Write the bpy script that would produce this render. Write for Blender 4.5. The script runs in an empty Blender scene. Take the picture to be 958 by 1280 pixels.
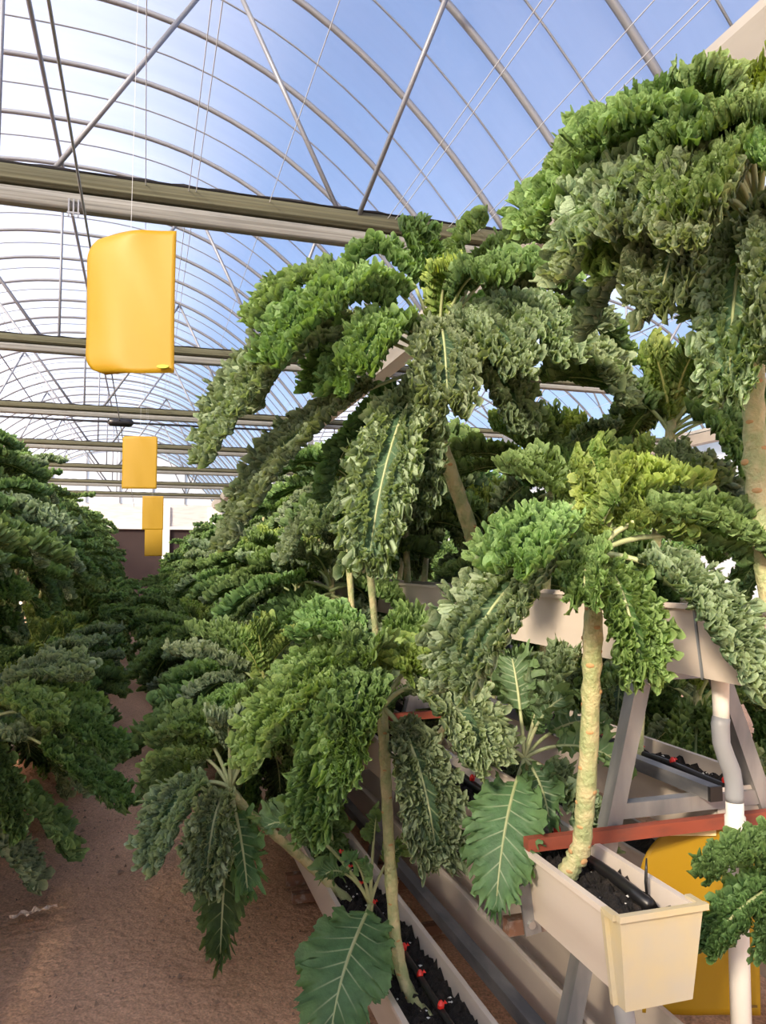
import bpy, math, random
import numpy as np
from mathutils import Vector

# ------------------------------------------------------------------ camera / world / sun / exposure
SC = bpy.context.scene
COL = SC.collection
F, CX, CY = 967.0, 479.0, 640.0          # focal length and centre in photo pixels (958 x 1280)
PITCH = math.atan(65.0 / F)
YAW = math.atan(299.0 * math.cos(PITCH) / F)
CAM = np.array([0.0, 0.0, 1.6])
cam = bpy.data.cameras.new('camera'); camo = bpy.data.objects.new('camera', cam); COL.objects.link(camo)
cam.sensor_fit = 'HORIZONTAL'; cam.sensor_width = 36.0; cam.lens = F * 36.0 / 958.0
cam.clip_start = 0.02; cam.clip_end = 300
camo.location = CAM; camo.rotation_euler = (math.pi / 2 + PITCH, 0, -YAW)
SC.camera = camo

SUN_EL, SUN_AZ = math.radians(27), math.radians(229)     # azimuth of the sun seen from the scene, clockwise from +Y
w = bpy.data.worlds.new('sky'); SC.world = w; w.use_nodes = True
nt = w.node_tree; bg = nt.nodes['Background']
sky = nt.nodes.new('ShaderNodeTexSky'); sky.sky_type = 'NISHITA'; sky.sun_disc = False
sky.sun_elevation = SUN_EL; sky.sun_rotation = SUN_AZ; sky.air_density = 1.0; sky.dust_density = 2.2; sky.ozone_density = 1.6
nt.links.new(sky.outputs[0], bg.inputs[0]); bg.inputs[1].default_value = 0.27
sl = bpy.data.lights.new('sun', 'SUN'); so = bpy.data.objects.new('sun', sl); COL.objects.link(so)
sl.energy = 14.0; sl.color = (1.0, 0.83, 0.60); sl.angle = math.radians(9)
sd = Vector((math.sin(SUN_AZ) * math.cos(SUN_EL), math.cos(SUN_AZ) * math.cos(SUN_EL), math.sin(SUN_EL)))
so.rotation_euler = sd.to_track_quat('Z', 'Y').to_euler(); so.location = sd * 40
SC.view_settings.view_transform = 'Standard'; SC.view_settings.look = 'None'
SC.view_settings.gamma = 1.0; SC.view_settings.use_curve_mapping = False
SC.view_settings.exposure = 0.40

# ------------------------------------------------------------------ pixel helpers (direction only; depth comes from the scene)
_f = np.array([math.sin(YAW) * math.cos(PITCH), math.cos(YAW) * math.cos(PITCH), math.sin(PITCH)])
_r = np.array([math.cos(YAW), -math.sin(YAW), 0.0])
_u = np.cross(_r, _f)
def at_d(px, py, d):
    return CAM + d * (_f + _r * (px - CX) / F + _u * (CY - py) / F)
def ray(px, py):
    return _f + _r * (px - CX) / F + _u * (CY - py) / F
def at_X(px, py, X):
    r = ray(px, py); return CAM + r * (X - CAM[0]) / r[0]
def at_Y(px, py, Y):
    r = ray(px, py); return CAM + r * (Y - CAM[1]) / r[1]
def at_Z(px, py, Z):
    r = ray(px, py); return CAM + r * (Z - CAM[2]) / r[2]

# ------------------------------------------------------------------ materials
MAT = {}
def mat(name, color, rough=0.6, metal=0.0, noise=None, spec=0.5, bump=None, trans=0.0):
    """procedural principled material; noise = (scale, colour2, low, high, stretch)"""
    m = bpy.data.materials.new(name); m.use_nodes = True; t = m.node_tree; n = t.nodes; l = t.links
    p = n['Principled BSDF']; p.inputs['Roughness'].default_value = rough; p.inputs['Metallic'].default_value = metal
    p.inputs['Specular IOR Level'].default_value = spec
    p.inputs['Base Color'].default_value = (*color, 1)
    tc = n.new('ShaderNodeTexCoord')
    if noise:
        sc, c2, lo, hi, st = noise
        mp = n.new('ShaderNodeMapping'); mp.inputs['Scale'].default_value = st
        l.new(tc.outputs['Object'], mp.inputs[0])
        nz = n.new('ShaderNodeTexNoise'); nz.inputs['Scale'].default_value = sc; nz.inputs['Detail'].default_value = 6
        l.new(mp.outputs[0], nz.inputs['Vector'])
        r = n.new('ShaderNodeMapRange'); r.inputs[1].default_value = lo; r.inputs[2].default_value = hi
        l.new(nz.outputs[0], r.inputs[0])
        mx = n.new('ShaderNodeMix'); mx.data_type = 'RGBA'
        mx.inputs[6].default_value = (*color, 1); mx.inputs[7].default_value = (*c2, 1)
        l.new(r.outputs[0], mx.inputs[0]); l.new(mx.outputs[2], p.inputs['Base Color'])
    if bump:
        bs, bd = bump
        nb = n.new('ShaderNodeTexNoise'); nb.inputs['Scale'].default_value = bs; nb.inputs['Detail'].default_value = 8
        l.new(tc.outputs['Object'], nb.inputs['Vector'])
        bn = n.new('ShaderNodeBump'); bn.inputs['Distance'].default_value = bd; bn.inputs['Strength'].default_value = 0.8
        l.new(nb.outputs[0], bn.inputs['Height']); l.new(bn.outputs[0], p.inputs['Normal'])
    if trans:
        tr = n.new('ShaderNodeBsdfTranslucent'); tr.inputs[0].default_value = (*color, 1)
        ms = n.new('ShaderNodeMixShader'); ms.inputs[0].default_value = trans
        l.new(p.outputs[0], ms.inputs[1]); l.new(tr.outputs[0], ms.inputs[2]); l.new(ms.outputs[0], n['Material Output'].inputs[0])
    MAT[name] = m; return m

def leaf_mat(name, blade, edge, vein, trcol, trans=0.25, bump=.7):
    m = bpy.data.materials.new(name); m.use_nodes = True; t = m.node_tree; n = t.nodes; l = t.links
    p = n['Principled BSDF']; p.inputs['Roughness'].default_value = 0.52; p.inputs['Specular IOR Level'].default_value = 0.35
    at = n.new('ShaderNodeAttribute'); at.attribute_name = 'leafmap'
    sx = n.new('ShaderNodeSeparateColor'); l.new(at.outputs['Color'], sx.inputs[0])
    oi = n.new('ShaderNodeObjectInfo')
    tc = n.new('ShaderNodeTexCoord'); nz = n.new('ShaderNodeTexNoise'); nz.inputs['Scale'].default_value = 28; nz.inputs['Detail'].default_value = 4
    l.new(tc.outputs['Object'], nz.inputs['Vector'])
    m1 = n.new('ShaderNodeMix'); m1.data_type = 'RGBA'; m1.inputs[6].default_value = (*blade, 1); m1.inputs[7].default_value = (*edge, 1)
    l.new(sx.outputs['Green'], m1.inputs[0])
    hs = n.new('ShaderNodeHueSaturation'); l.new(m1.outputs[2], hs.inputs['Color'])
    r1 = n.new('ShaderNodeMapRange'); r1.inputs[3].default_value = 0.78; r1.inputs[4].default_value = 1.22; l.new(oi.outputs['Random'], r1.inputs[0])
    r2 = n.new('ShaderNodeMapRange'); r2.inputs[1].default_value = .3; r2.inputs[2].default_value = .7; r2.inputs[3].default_value = 0.8; r2.inputs[4].default_value = 1.2
    l.new(nz.outputs[0], r2.inputs[0])
    mu = n.new('ShaderNodeMath'); mu.operation = 'MULTIPLY'; l.new(r1.outputs[0], mu.inputs[0]); l.new(r2.outputs[0], mu.inputs[1])
    l.new(mu.outputs[0], hs.inputs['Value'])
    r3 = n.new('ShaderNodeMapRange'); r3.inputs[3].default_value = 0.485; r3.inputs[4].default_value = 0.515
    mm = n.new('ShaderNodeMath'); mm.operation = 'FRACT'; m5 = n.new('ShaderNodeMath'); m5.operation = 'MULTIPLY'; m5.inputs[1].default_value = 7.31
    l.new(oi.outputs['Random'], m5.inputs[0]); l.new(m5.outputs[0], mm.inputs[0]); l.new(mm.outputs[0], r3.inputs[0]); l.new(r3.outputs[0], hs.inputs['Hue'])
    nb = n.new('ShaderNodeTexNoise'); nb.inputs['Scale'].default_value = 130; nb.inputs['Detail'].default_value = 3; l.new(tc.outputs['Object'], nb.inputs['Vector'])
    bn = n.new('ShaderNodeBump'); bn.inputs['Distance'].default_value = .007; bn.inputs['Strength'].default_value = bump; l.new(nb.outputs[0], bn.inputs['Height']); l.new(bn.outputs[0], p.inputs['Normal'])
    m2 = n.new('ShaderNodeMix'); m2.data_type = 'RGBA'; m2.inputs[7].default_value = (*vein, 1)
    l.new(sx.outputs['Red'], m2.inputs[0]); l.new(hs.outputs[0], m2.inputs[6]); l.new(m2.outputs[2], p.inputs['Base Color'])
    tr = n.new('ShaderNodeBsdfTranslucent'); m3 = n.new('ShaderNodeMix'); m3.data_type = 'RGBA'; m3.blend_type = 'MULTIPLY'; m3.inputs[0].default_value = 1
    l.new(m2.outputs[2], m3.inputs[6]); m3.inputs[7].default_value = (*trcol, 1); l.new(m3.outputs[2], tr.inputs[0])
    ms = n.new('ShaderNodeMixShader'); ms.inputs[0].default_value = trans
    l.new(p.outputs[0], ms.inputs[1]); l.new(tr.outputs[0], ms.inputs[2]); l.new(ms.outputs[0], n['Material Output'].inputs[0])
    MAT[name] = m; return m

VEIN = (0.42, 0.50, 0.26)
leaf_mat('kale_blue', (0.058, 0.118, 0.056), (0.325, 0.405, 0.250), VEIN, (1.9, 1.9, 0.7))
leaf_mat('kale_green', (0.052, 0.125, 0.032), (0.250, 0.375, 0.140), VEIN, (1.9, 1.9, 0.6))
leaf_mat('kale_young', (0.110, 0.200, 0.038), (0.350, 0.440, 0.130), (0.48, 0.52, 0.2), (1.9, 1.8, 0.4), .32)
leaf_mat('kale_flat', (0.090, 0.175, 0.075), (0.140, 0.235, 0.095), (0.50, 0.58, 0.38), (1.8, 1.9, 0.6), .22, .35)
leaf_mat('kale_dark', (0.036, 0.088, 0.026), (0.165, 0.270, 0.100), VEIN, (1.9, 1.9, 0.6))
mat('stem', (0.34, 0.39, 0.18), .6, noise=(22, (0.56, 0.50, 0.27), .4, .62, (1, 1, .8)), bump=(70, .012))
mat('scar', (0.50, 0.30, 0.13), .8)
mat('white_plastic', (0.68, 0.60, 0.52), .42, noise=(3, (0.57, 0.485, 0.41), .45, .8, (1, .25, 2)))
mat('cap_plastic', (0.72, 0.62, 0.38), .4, noise=(9, (0.64, 0.59, 0.46), .35, .65, (1, 1, 1)), trans=.25)
mat('galvanized', (0.19, 0.195, 0.205), .5, .4, noise=(9, (0.35, 0.34, 0.33), .38, .66, (1, 1, .35)))
mat('grey_rail', (0.13, 0.135, 0.15), .5, .4, noise=(11, (0.32, 0.31, 0.30), .42, .68, (1, .3, 1)))
mat('red_steel', (0.33, 0.075, 0.04), .6, .1, noise=(20, (0.20, 0.06, 0.04), .45, .7, (.4, 1, 1)))
mat('rust', (0.20, 0.10, 0.06), .85, noise=(30, (0.35, 0.30, 0.27), .5, .7, (1, 1, 1)))
mat('black_plastic', (0.012, 0.012, 0.013), .35)
mat('red_plastic', (0.75, 0.03, 0.02), .35)
mat('potting_soil', (0.010, 0.008, 0.007), .9, noise=(40, (0.035, 0.026, 0.02), .5, .75, (1, 1, 1)), bump=(90, .02))
mat('perlite', (0.75, 0.74, 0.70), .8)
mat('pvc_white', (0.80, 0.76, 0.70), .4)
mat('pvc_grey', (0.27, 0.28, 0.30), .45)
mat('bolt_steel', (0.6, 0.6, 0.58), .35, .8)
mat('frame_steel', (0.25, 0.26, 0.29), .5, .35)
mat('beam_steel', (0.42, 0.41, 0.38), .5, .3)
mat('gutter_metal', (0.44, 0.41, 0.36), .5, .1, noise=(3, (0.32, 0.295, 0.26), .5, .8, (1, .3, 1)))
mat('wire', (0.55, 0.57, 0.62), .5, .2)
mat('screen_olive', (0.115, 0.112, 0.068), .85, noise=(7, (0.065, 0.065, 0.040), .35, .65, (.12, 6, 14)))
mat('screen_grey', (0.25, 0.25, 0.235), .8, noise=(7, (0.15, 0.15, 0.14), .4, .66, (.12, 6, 14)))
mat('screen_hem', (0.02, 0.02, 0.025), .8)
mat('yellow_card', (0.47, 0.28, 0.008), .5, noise=(60, (0.5, 0.28, 0.01), .66, .72, (1, 1, 1)), trans=.2)
mat('card_green', (0.45, 0.55, 0.02), .5)
mat('card_ink', (0.16, 0.09, 0.01), .6)
mat('card_back', (0.82, 0.68, 0.36), .5)
mat('dark_opening', (0.03, 0.018, 0.018), .9)
mat('wall_pad', (0.62, 0.61, 0.60), .8, noise=(2, (0.5, 0.49, 0.49), .4, .7, (1, 1, 8)))
mat('wall_white', (0.75, 0.74, 0.72), .6)
mat('dry_leaf', (0.80, 0.62, 0.50), .9)
mat('pebble', (0.30, 0.20, 0.14), .9)
def ground_mat():
    m = mat('dirt', (0.72, 0.43, 0.265), .95, noise=(1.6, (0.57, 0.33, 0.20), .35, .7, (1, .55, 1)), bump=(26, .03))
    t = m.node_tree; n = t.nodes; l = t.links; p = n['Principled BSDF']
    src = p.inputs['Base Color'].links[0].from_socket
    tc = n.new('ShaderNodeTexCoord'); nz = n.new('ShaderNodeTexNoise'); nz.inputs['Scale'].default_value = 95; nz.inputs['Detail'].default_value = 3
    l.new(tc.outputs['Object'], nz.inputs['Vector'])
    r = n.new('ShaderNodeMapRange'); r.inputs[1].default_value = .3; r.inputs[2].default_value = .7; r.inputs[3].default_value = .72; r.inputs[4].default_value = 1.25
    l.new(nz.outputs[0], r.inputs[0])
    mx = n.new('ShaderNodeMix'); mx.data_type = 'RGBA'; mx.blend_type = 'MULTIPLY'; mx.inputs[0].default_value = 1
    l.new(src, mx.inputs[6]); l.new(r.outputs[0], mx.inputs[7]); l.new(mx.outputs[2], p.inputs['Base Color'])
ground_mat()
def film_mat(name, transp, tint, col, dif=.3):
    m = bpy.data.materials.new(name); m.use_nodes = True; n = m.node_tree.nodes; l = m.node_tree.links
    n.remove(n['Principled BSDF'])
    a = n.new('ShaderNodeBsdfTransparent'); a.inputs[0].default_value = (*tint, 1)
    b = n.new('ShaderNodeBsdfTranslucent'); b.inputs[0].default_value = (*col, 1)
    d = n.new('ShaderNodeBsdfDiffuse'); d.inputs[0].default_value = (*col, 1)
    x = n.new('ShaderNodeMixShader'); x.inputs[0].default_value = dif; l.new(b.outputs[0], x.inputs[1]); l.new(d.outputs[0], x.inputs[2])
    tc = n.new('ShaderNodeTexCoord'); nz = n.new('ShaderNodeTexNoise'); nz.inputs['Scale'].default_value = 1.1; nz.inputs['Detail'].default_value = 5
    mp = n.new('ShaderNodeMapping'); mp.inputs['Scale'].default_value = (.35, 2.2, .35); l.new(tc.outputs['Object'], mp.inputs[0]); l.new(mp.outputs[0], nz.inputs['Vector'])
    r = n.new('ShaderNodeMapRange'); r.inputs[1].default_value = .3; r.inputs[2].default_value = .7
    r.inputs[3].default_value = 1 - transp - .06; r.inputs[4].default_value = 1 - transp + .08; l.new(nz.outputs[0], r.inputs[0])
    y = n.new('ShaderNodeMixShader'); l.new(r.outputs[0], y.inputs[0]); l.new(a.outputs[0], y.inputs[1]); l.new(x.outputs[0], y.inputs[2])
    l.new(y.outputs[0], n['Material Output'].inputs[0]); MAT[name] = m
film_mat('roof_film', .40, (.95, .96, 1.0), (.54, .59, .78))
film_mat('wall_film', .12, (1, 1, 1), (.93, .93, .95), .6)

# ------------------------------------------------------------------ mesh helpers
ORD = 'first second third fourth fifth sixth seventh eighth ninth tenth eleventh twelfth'.split()
class MB:
    """collects vertices and faces, then links them as one mesh object"""
    def __init__(s): s.v = []; s.f = []; s.n = 0; s.mi = []; s.attr = []
    def add(s, v, f, mi=0, attr=None):
        v = np.asarray(v, float).reshape(-1, 3); o = s.n
        s.v.append(v); s.n += len(v)
        f = [tuple(int(i) + o for i in q) for q in f]; s.f += f; s.mi += [mi] * len(f)
        if attr is not None: s.attr.append(attr)
        return s
    def box(s, c, size, mi=0, rz=0.0, taper=1.0):
        x, y, z = [q / 2 for q in size]; v = []
        for k in (-1, 1):
            g = taper if k < 0 else 1.0
            for a, b in ((-1, -1), (1, -1), (1, 1), (-1, 1)): v.append((a * x * g, b * y * g, k * z))
        v = np.array(v)
        if rz:
            cs, sn = math.cos(rz), math.sin(rz); v = np.c_[v[:, 0] * cs - v[:, 1] * sn, v[:, 0] * sn + v[:, 1] * cs, v[:, 2]]
        return s.add(v + np.array(c), [(3, 2, 1, 0), (4, 5, 6, 7), (0, 1, 5, 4), (1, 2, 6, 5), (2, 3, 7, 6), (3, 0, 4, 7)], mi)
    def bar(s, a, b, w, h=None, mi=0, up=(0, 0, 1)):
        """rectangular bar from a to b"""
        a = np.array(a, float); b = np.array(b, float); h = h or w
        t = (b - a) / np.linalg.norm(b - a); u = np.array(up, float)
        if abs(t @ u) > .98: u = np.array((0, 1.0, 0))
        x = np.cross(t, u); x /= np.linalg.norm(x); y = np.cross(x, t)
        q = [(-1, -1), (1, -1), (1, 1), (-1, 1)]
        v = [a + x * i * w / 2 + y * j * h / 2 for i, j in q] + [b + x * i * w / 2 + y * j * h / 2 for i, j in q]
        return s.add(v, [(3, 2, 1, 0), (4, 5, 6, 7), (0, 1, 5, 4), (1, 2, 6, 5), (2, 3, 7, 6), (3, 0, 4, 7)], mi)
    def tube(s, P, R, seg=8, mi=0, cap=True, attr=None):
        P = np.asarray(P, float); n = len(P); R = np.full(n, R) if np.isscalar(R) else np.asarray(R, float)
        T = np.gradient(P, axis=0); T /= np.linalg.norm(T, axis=1)[:, None] + 1e-12
        u = np.array((0, 0, 1.0)) if abs(T[0, 2]) < .9 else np.array((1.0, 0, 0))
        V = []
        for i in range(n):
            x = u - T[i] * (u @ T[i]); x /= np.linalg.norm(x); u = x; y = np.cross(T[i], x)
            a = np.arange(seg) * 2 * math.pi / seg
            V.append(P[i] + R[i] * (np.cos(a)[:, None] * x + np.sin(a)[:, None] * y))
        f = [(i * seg + j, i * seg + (j + 1) % seg, (i + 1) * seg + (j + 1) % seg, (i + 1) * seg + j) for i in range(n - 1) for j in range(seg)]
        if cap: f += [tuple(range(seg))[::-1], tuple((n - 1) * seg + j for j in range(seg))]
        return s.add(np.concatenate(V), f, mi)
    def extrude_y(s, prof, y0, y1, mi=0):
        """closed (x,z) polygon extruded along Y"""
        n = len(prof); v = [(x, y0, z) for x, z in prof] + [(x, y1, z) for x, z in prof]
        f = [(i, (i + 1) % n, n + (i + 1) % n, n + i) for i in range(n)]
        return s.add(v, f, mi)
    def mesh(s, name, mats, smooth=False):
        me = bpy.data.meshes.new(name)
        v = np.concatenate(s.v) if s.v else np.zeros((0, 3))
        me.from_pydata(v.tolist(), [], s.f)
        for m in mats: me.materials.append(MAT[m])
        if len(mats) > 1: me.polygons.foreach_set('material_index', s.mi)
        if smooth: me.polygons.foreach_set('use_smooth', [True] * len(me.polygons))
        me.update(); return me
    def build(s, name, mats, parent=None, smooth=False, loc=None):
        if isinstance(mats, str): mats = [mats]
        return put(name, s.mesh(name, mats, smooth), parent, loc)

def put(name, me, parent=None, loc=None):
    o = bpy.data.objects.new(name, me); COL.objects.link(o)
    if loc is not None: o.location = loc
    if parent is not None: o.parent = parent
    return o
def tag(o, label=None, cat=None, group=None, kind=None):
    if label: o['label'] = label
    if cat: o['category'] = cat
    if group: o['group'] = group
    if kind: o['kind'] = kind
    return o
def thing(name, loc, label, cat, group=None):
    o = bpy.data.objects.new(name, None); COL.objects.link(o); o.location = loc; o.empty_display_size = .1
    return tag(o, label, cat, group)
def local(o, P):
    return np.asarray(P, float) - np.array(o.location)

# ------------------------------------------------------------------ the setting: ground, arched roof, gutters, end wall
XC, HALF, EAVE, RISE = -1.0, 3.85, 4.1, 2.18
Y0, Y1 = -14.5, 33.5
rng = np.random.default_rng(5)
def ground():
    xs = np.concatenate([np.linspace(-14, -2.2, 14), np.linspace(-2, 3, 110), np.linspace(3.3, 14, 14)])
    ys = np.concatenate([np.linspace(-16, -.1, 10), np.linspace(0, 9, 150), np.linspace(9.3, 40, 40)])
    X, Y = np.meshgrid(xs, ys); Z = np.zeros_like(X)
    for k in range(9):
        a = rng.uniform(0, 6.28); fq = rng.uniform(1.5, 9); Z += .010 / (1 + .25 * fq) * np.sin((X * math.cos(a) + Y * math.sin(a) * .6) * fq + rng.uniform(0, 6))
    Z += .004 * rng.standard_normal(Z.shape)
    Z -= .015
    nx, ny = len(xs), len(ys)
    f = [(j * nx + i, j * nx + i + 1, (j + 1) * nx + i + 1, (j + 1) * nx + i) for j in range(ny - 1) for i in range(nx - 1)]
    o = MB().add(np.c_[X.ravel(), Y.ravel(), Z.ravel()], f).build('floor', 'dirt', smooth=True)
    tag(o, 'brown packed dirt floor of the greenhouse path', kind='structure')
ground()

def arch_z(x): return EAVE + RISE * (1 - (np.abs(x) / HALF) ** 2.5)
ceil = bpy.data.objects.new('ceiling', None); COL.objects.link(ceil)
tag(ceil, 'arched greenhouse roof of pale blue film on steel ribs', kind='structure')
aa = np.linspace(-HALF, HALF, 41)
rib_me = MB().tube(np.c_[aa, 0 * aa, arch_z(aa)], .026, 8).mesh('arch_rib', ['frame_steel'], True)
thin_me = MB().tube(np.c_[aa, 0 * aa, arch_z(aa) + .02], .008, 5).mesh('film_wire', ['frame_steel'], True)
BAYS = [XC, XC + 2 * HALF, XC - 2 * HALF]
for bi, bx in enumerate(BAYS):
    ys = np.linspace(Y0, Y1, 49); A = np.linspace(-HALF, HALF, 61)
    Xg, Yg = np.meshgrid(A, ys); Zg = arch_z(Xg) + .045; nx = len(A)
    f = [(j * nx + i, j * nx + i + 1, (j + 1) * nx + i + 1, (j + 1) * nx + i) for j in range(len(ys) - 1) for i in range(nx - 1)]
    MB().add(np.c_[Xg.ravel() + bx, Yg.ravel(), Zg.ravel()], f).build('roof_film', 'roof_film', ceil, True)
    y = -13.5
    while y < Y1 + .1:
        put('arch_rib', rib_me, ceil, (bx, y, 0))
        if y < Y1 - .5 and (bi < 2): put('film_wire', thin_me, ceil, (bx, y + .5, 0))
        y += 1.0 if bi < 2 else 2.0
    # purlins along the roof
    for px_ in ((0.0, .05, .022), (-1.9, .03, .016), (1.95, .03, .012)):
        if bi == 0 and px_[0] > 0: continue
        MB().tube([(bx + px_[0], Y0, arch_z(px_[0]) - px_[1]), (bx + px_[0], Y1, arch_z(px_[0]) - px_[1])], px_[2], 8).build('purlin', 'frame_steel', ceil, True)
# support wires of the shade screen, strung along the house just above the beams
for x, z in ((.25, 2.62), (.30, 2.62), (.82, 2.62), (1.72, 2.62), (1.78, 2.62), (2.22, 2.62), (2.42, 2.62), (2.47, 2.62), (-.43, 2.36), (-.04, 2.62), (-1.5, 2.62), (-2.2, 2.62), (-2.9, 2.62), (-3.6, 2.62)):
    r = .009 if x == -.43 else .003
    MB().tube([(x, Y0, CAM[2] + z), (x, Y1, CAM[2] + z)], r, 5).build('support_wire', 'frame_steel' if x == -.43 else 'wire', ceil, True)
for x in (3.9, 4.6, 5.4, 6.2, 7.2, 8.3, 9.4):
    MB().tube([(x, Y0, 4.22), (x, Y1, 4.22)], (.003), 5).build('support_wire', 'wire', ceil, True)

# cross beams with W bracing
BY = [1.5 + 4 * k for k in range(8)]
def beam_mesh(parts):
    m = MB()
    return m
beam_me = MB().bar((-HALF, 0, 0), (HALF, 0, 0), .06, .06).mesh('cross_beam', ['beam_steel'])
def rod(a, b, r): return MB().tube([a, b], r, 6).mesh('brace', ['frame_steel'], True)
def zrel(x): return arch_z(x) - 4.1
brace_mes = [rod((0.22, 0, 0), (1.5, 0, zrel(1.5)), .02), rod((1.5, 0, zrel(1.5)), (2.46, 0, 0), .02),
             rod((-.1, 0, 0), (-1.5, 0, zrel(1.5)), .02), rod((-1.5, 0, zrel(1.5)), (-2.46, 0, 0), .02),
             rod((2.46, 0, 0), (2.8, -1.3, zrel(2.8)), .018), rod((-2.46, 0, 0), (-2.8, -1.3, zrel(2.8)), .018),
             rod((0, 0, 0), (0, 0, RISE), .016)]
# rolled screen: folded fabric bundles along the beam (cross-section in Y-Z, extruded along X)
def bundle(name, zc, hh, dd, folds, seed, matn, parent=None, wav=.0):
    r = np.random.default_rng(seed); ns = 40; xs = np.linspace(-HALF + .12, HALF - .12, 90)
    a = np.linspace(0, 2 * math.pi, ns, endpoint=False)
    ph = r.uniform(0, 6.28, 4); V = []
    for x in xs:
        R = 1 + .055 * np.sin(folds * a + ph[0] + .35 * math.sin(x * 1.3 + ph[1])) + .03 * np.sin(folds * 2.3 * a + ph[2] + .5 * math.sin(x * 2.1))
        sq = (np.abs(np.cos(a)) ** 4 + np.abs(np.sin(a)) ** 4) ** -.25
        V.append(np.c_[np.full(ns, x), np.cos(a) * R * sq * dd / 2, zc + np.sin(a) * R * sq * hh / 2 + wav * math.sin(x * 17 + 2 * math.sin(x * 5)) * (np.sin(a) > .3)])
    V = np.concatenate(V); n = len(xs)
    f = [(i * ns + j, i * ns + (j + 1) % ns, (i + 1) * ns + (j + 1) % ns, (i + 1) * ns + j) for i in range(n - 1) for j in range(ns)]
    f += [tuple(range(ns))[::-1], tuple((n - 1) * ns + j for j in range(ns))]
    return MB().add(V, f).mesh(name, [matn], True)
b_up = bundle('upper_roll', .085, .125, .11, 13, 1, 'screen_olive')
b_lo = bundle('lower_roll', -.055, .115, .10, 15, 2, 'screen_grey')
b_hem = bundle('hem', .155, .018, .10, 3, 3, 'screen_hem', wav=.007)
for bi, bx in enumerate(BAYS[:2]):
    for k, by in enumerate(BY):
        b = put('cross_beam', beam_me, ceil, (bx, by + .09, 4.1))
        for q, me in enumerate(brace_mes):
            put('king_post' if q == 6 else 'brace', me, b)
        if bi == 1 and k > 5: continue
        t = thing('rolled_screen', (bx, by, 4.1), ('%s rolled olive and grey shade screen beyond the large curled sticky card' % ORD[k - 1] if k else 'rolled olive and grey shade screen on the beam before the large curled sticky card') if bi == 0 else 'rolled olive shade screen on a cross beam in the neighbouring bay beyond the gutter', 'shade screen', 'rolled shade screens on cross beams' if bi == 0 else 'rolled shade screens in the neighbouring bay')
        s = 1.0 if k < 2 else .72
        for nm, me in (('upper_roll', b_up), ('lower_roll', b_lo), ('hem', b_hem)):
            o = put(nm, me, t); o.scale = (1, 1, s)
            if bi == 1: o.scale = (1, 1, .6)
# small bracket under the first visible beam and drive shaft with motor under the third
m = MB(); c = at_Y(92, 258, 5.44)
for dx in (-.03, .0, .03): m.bar(c + np.array((dx, 0, .05)), c + np.array((dx, 0, -.07)), .01)
m.bar(c + np.array((-.04, 0, -.045)), c + np.array((.04, 0, -.045)), .012)
m.build('wire_bracket', 'frame_steel', ceil)
dt = thing('screen_drive', (-1.0, 13.35, 3.93), 'dark drive shaft with small round motor slung below a cross beam', 'drive shaft')
MB().tube([(-HALF + .1, 0, 0), (HALF - .1, 0, 0)], .018, 8).build('shaft', 'screen_hem', dt, True)
xm = at_Y(151, 523, 13.35)[0] + 1.0
MB().tube([(xm - .2, 0, 0), (xm - .17, 0, 0), (xm - .1, 0, 0), (xm + .1, 0, 0), (xm + .17, 0, 0), (xm + .2, 0, 0)], [.03, .06, .07, .07, .06, .03], 12).build('motor', 'black_plastic', dt, True)

# gutters between the bays, on posts
for gi, gx in enumerate((XC + HALF, XC - HALF, XC + 3 * HALF)):
    g = MB().extrude_y([(gx - .17, 4.16), (gx - .10, 3.98), (gx + .10, 3.98), (gx + .17, 4.16), (gx + .15, 4.17), (gx + .09, 4.0), (gx - .09, 4.0), (gx - .15, 4.17)], Y0, Y1).build('trim_%d' % (gi + 1), 'gutter_metal')
    tag(g, 'pale metal rain gutter between two arched roof bays', kind='structure')
    MB().extrude_y([(gx - .13, 4.19), (gx + .13, 4.19), (gx + .13, 4.25), (gx - .13, 4.25)], Y0, Y1).build('film_clamp', 'gutter_metal', g)
    for by in BY:
        MB().bar((gx, by + .2, -.05), (gx, by + .2, 3.98), .09, .09).build('post', 'frame_steel', g)
# far end wall: film gable above, grey pad band, dark openings
wall = bpy.data.objects.new('wall_back', None); COL.objects.link(wall)
tag(wall, 'white end wall with film gable over a grey band and dark openings', kind='structure')
for bx in BAYS:
    A = np.linspace(-HALF, HALF, 41); v = [(bx + x, Y1 + .06, 4.1) for x in A] + [(bx + x, Y1 + .06, max(arch_z(x), 4.101)) for x in A]
    MB().add(v, [(i, i + 1, 41 + i + 1, 41 + i) for i in range(40)]).build('gable_film', 'wall_film', wall)
    MB().box((bx, Y1 + .1, 3.62), (2 * HALF, .06, .95)).build('pad_band', 'wall_pad', wall)
    MB().box((bx, Y1 + .05, 3.1), (2 * HALF, .14, .12)).build('sill_beam', 'wall_white', wall)
    MB().box((bx, Y1 + .16, 1.5), (2 * HALF, .05, 3.1)).build('dark_opening', 'dark_opening', wall)
    for px_ in (-3.7, -1.6, 1.85, 3.7):
        MB().box((bx + px_, Y1 + .04, 2.0), (.30, .14, 4.0)).build('post', 'wall_white', wall)
    for px_ in (-2.6, -1.3, 0, 1.3, 2.6):
        MB().bar((bx + px_, Y1 + .02, 4.1), (bx + px_, Y1 + .02, arch_z(px_)), .05).build('gable_post', 'frame_steel', wall)
    MB().bar((bx - HALF, Y1, 4.9), (bx + HALF, Y1, 4.9), .04).build('gable_rail', 'frame_steel', wall)
o = MB().add([(XC - 3 * HALF, Y0, 0), (XC + 3 * HALF, Y0, 0), (XC + 3 * HALF, Y0, 4.1), (XC - 3 * HALF, Y0, 4.1)], [(0, 1, 2, 3)]).build('wall_front', 'wall_film')
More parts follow.
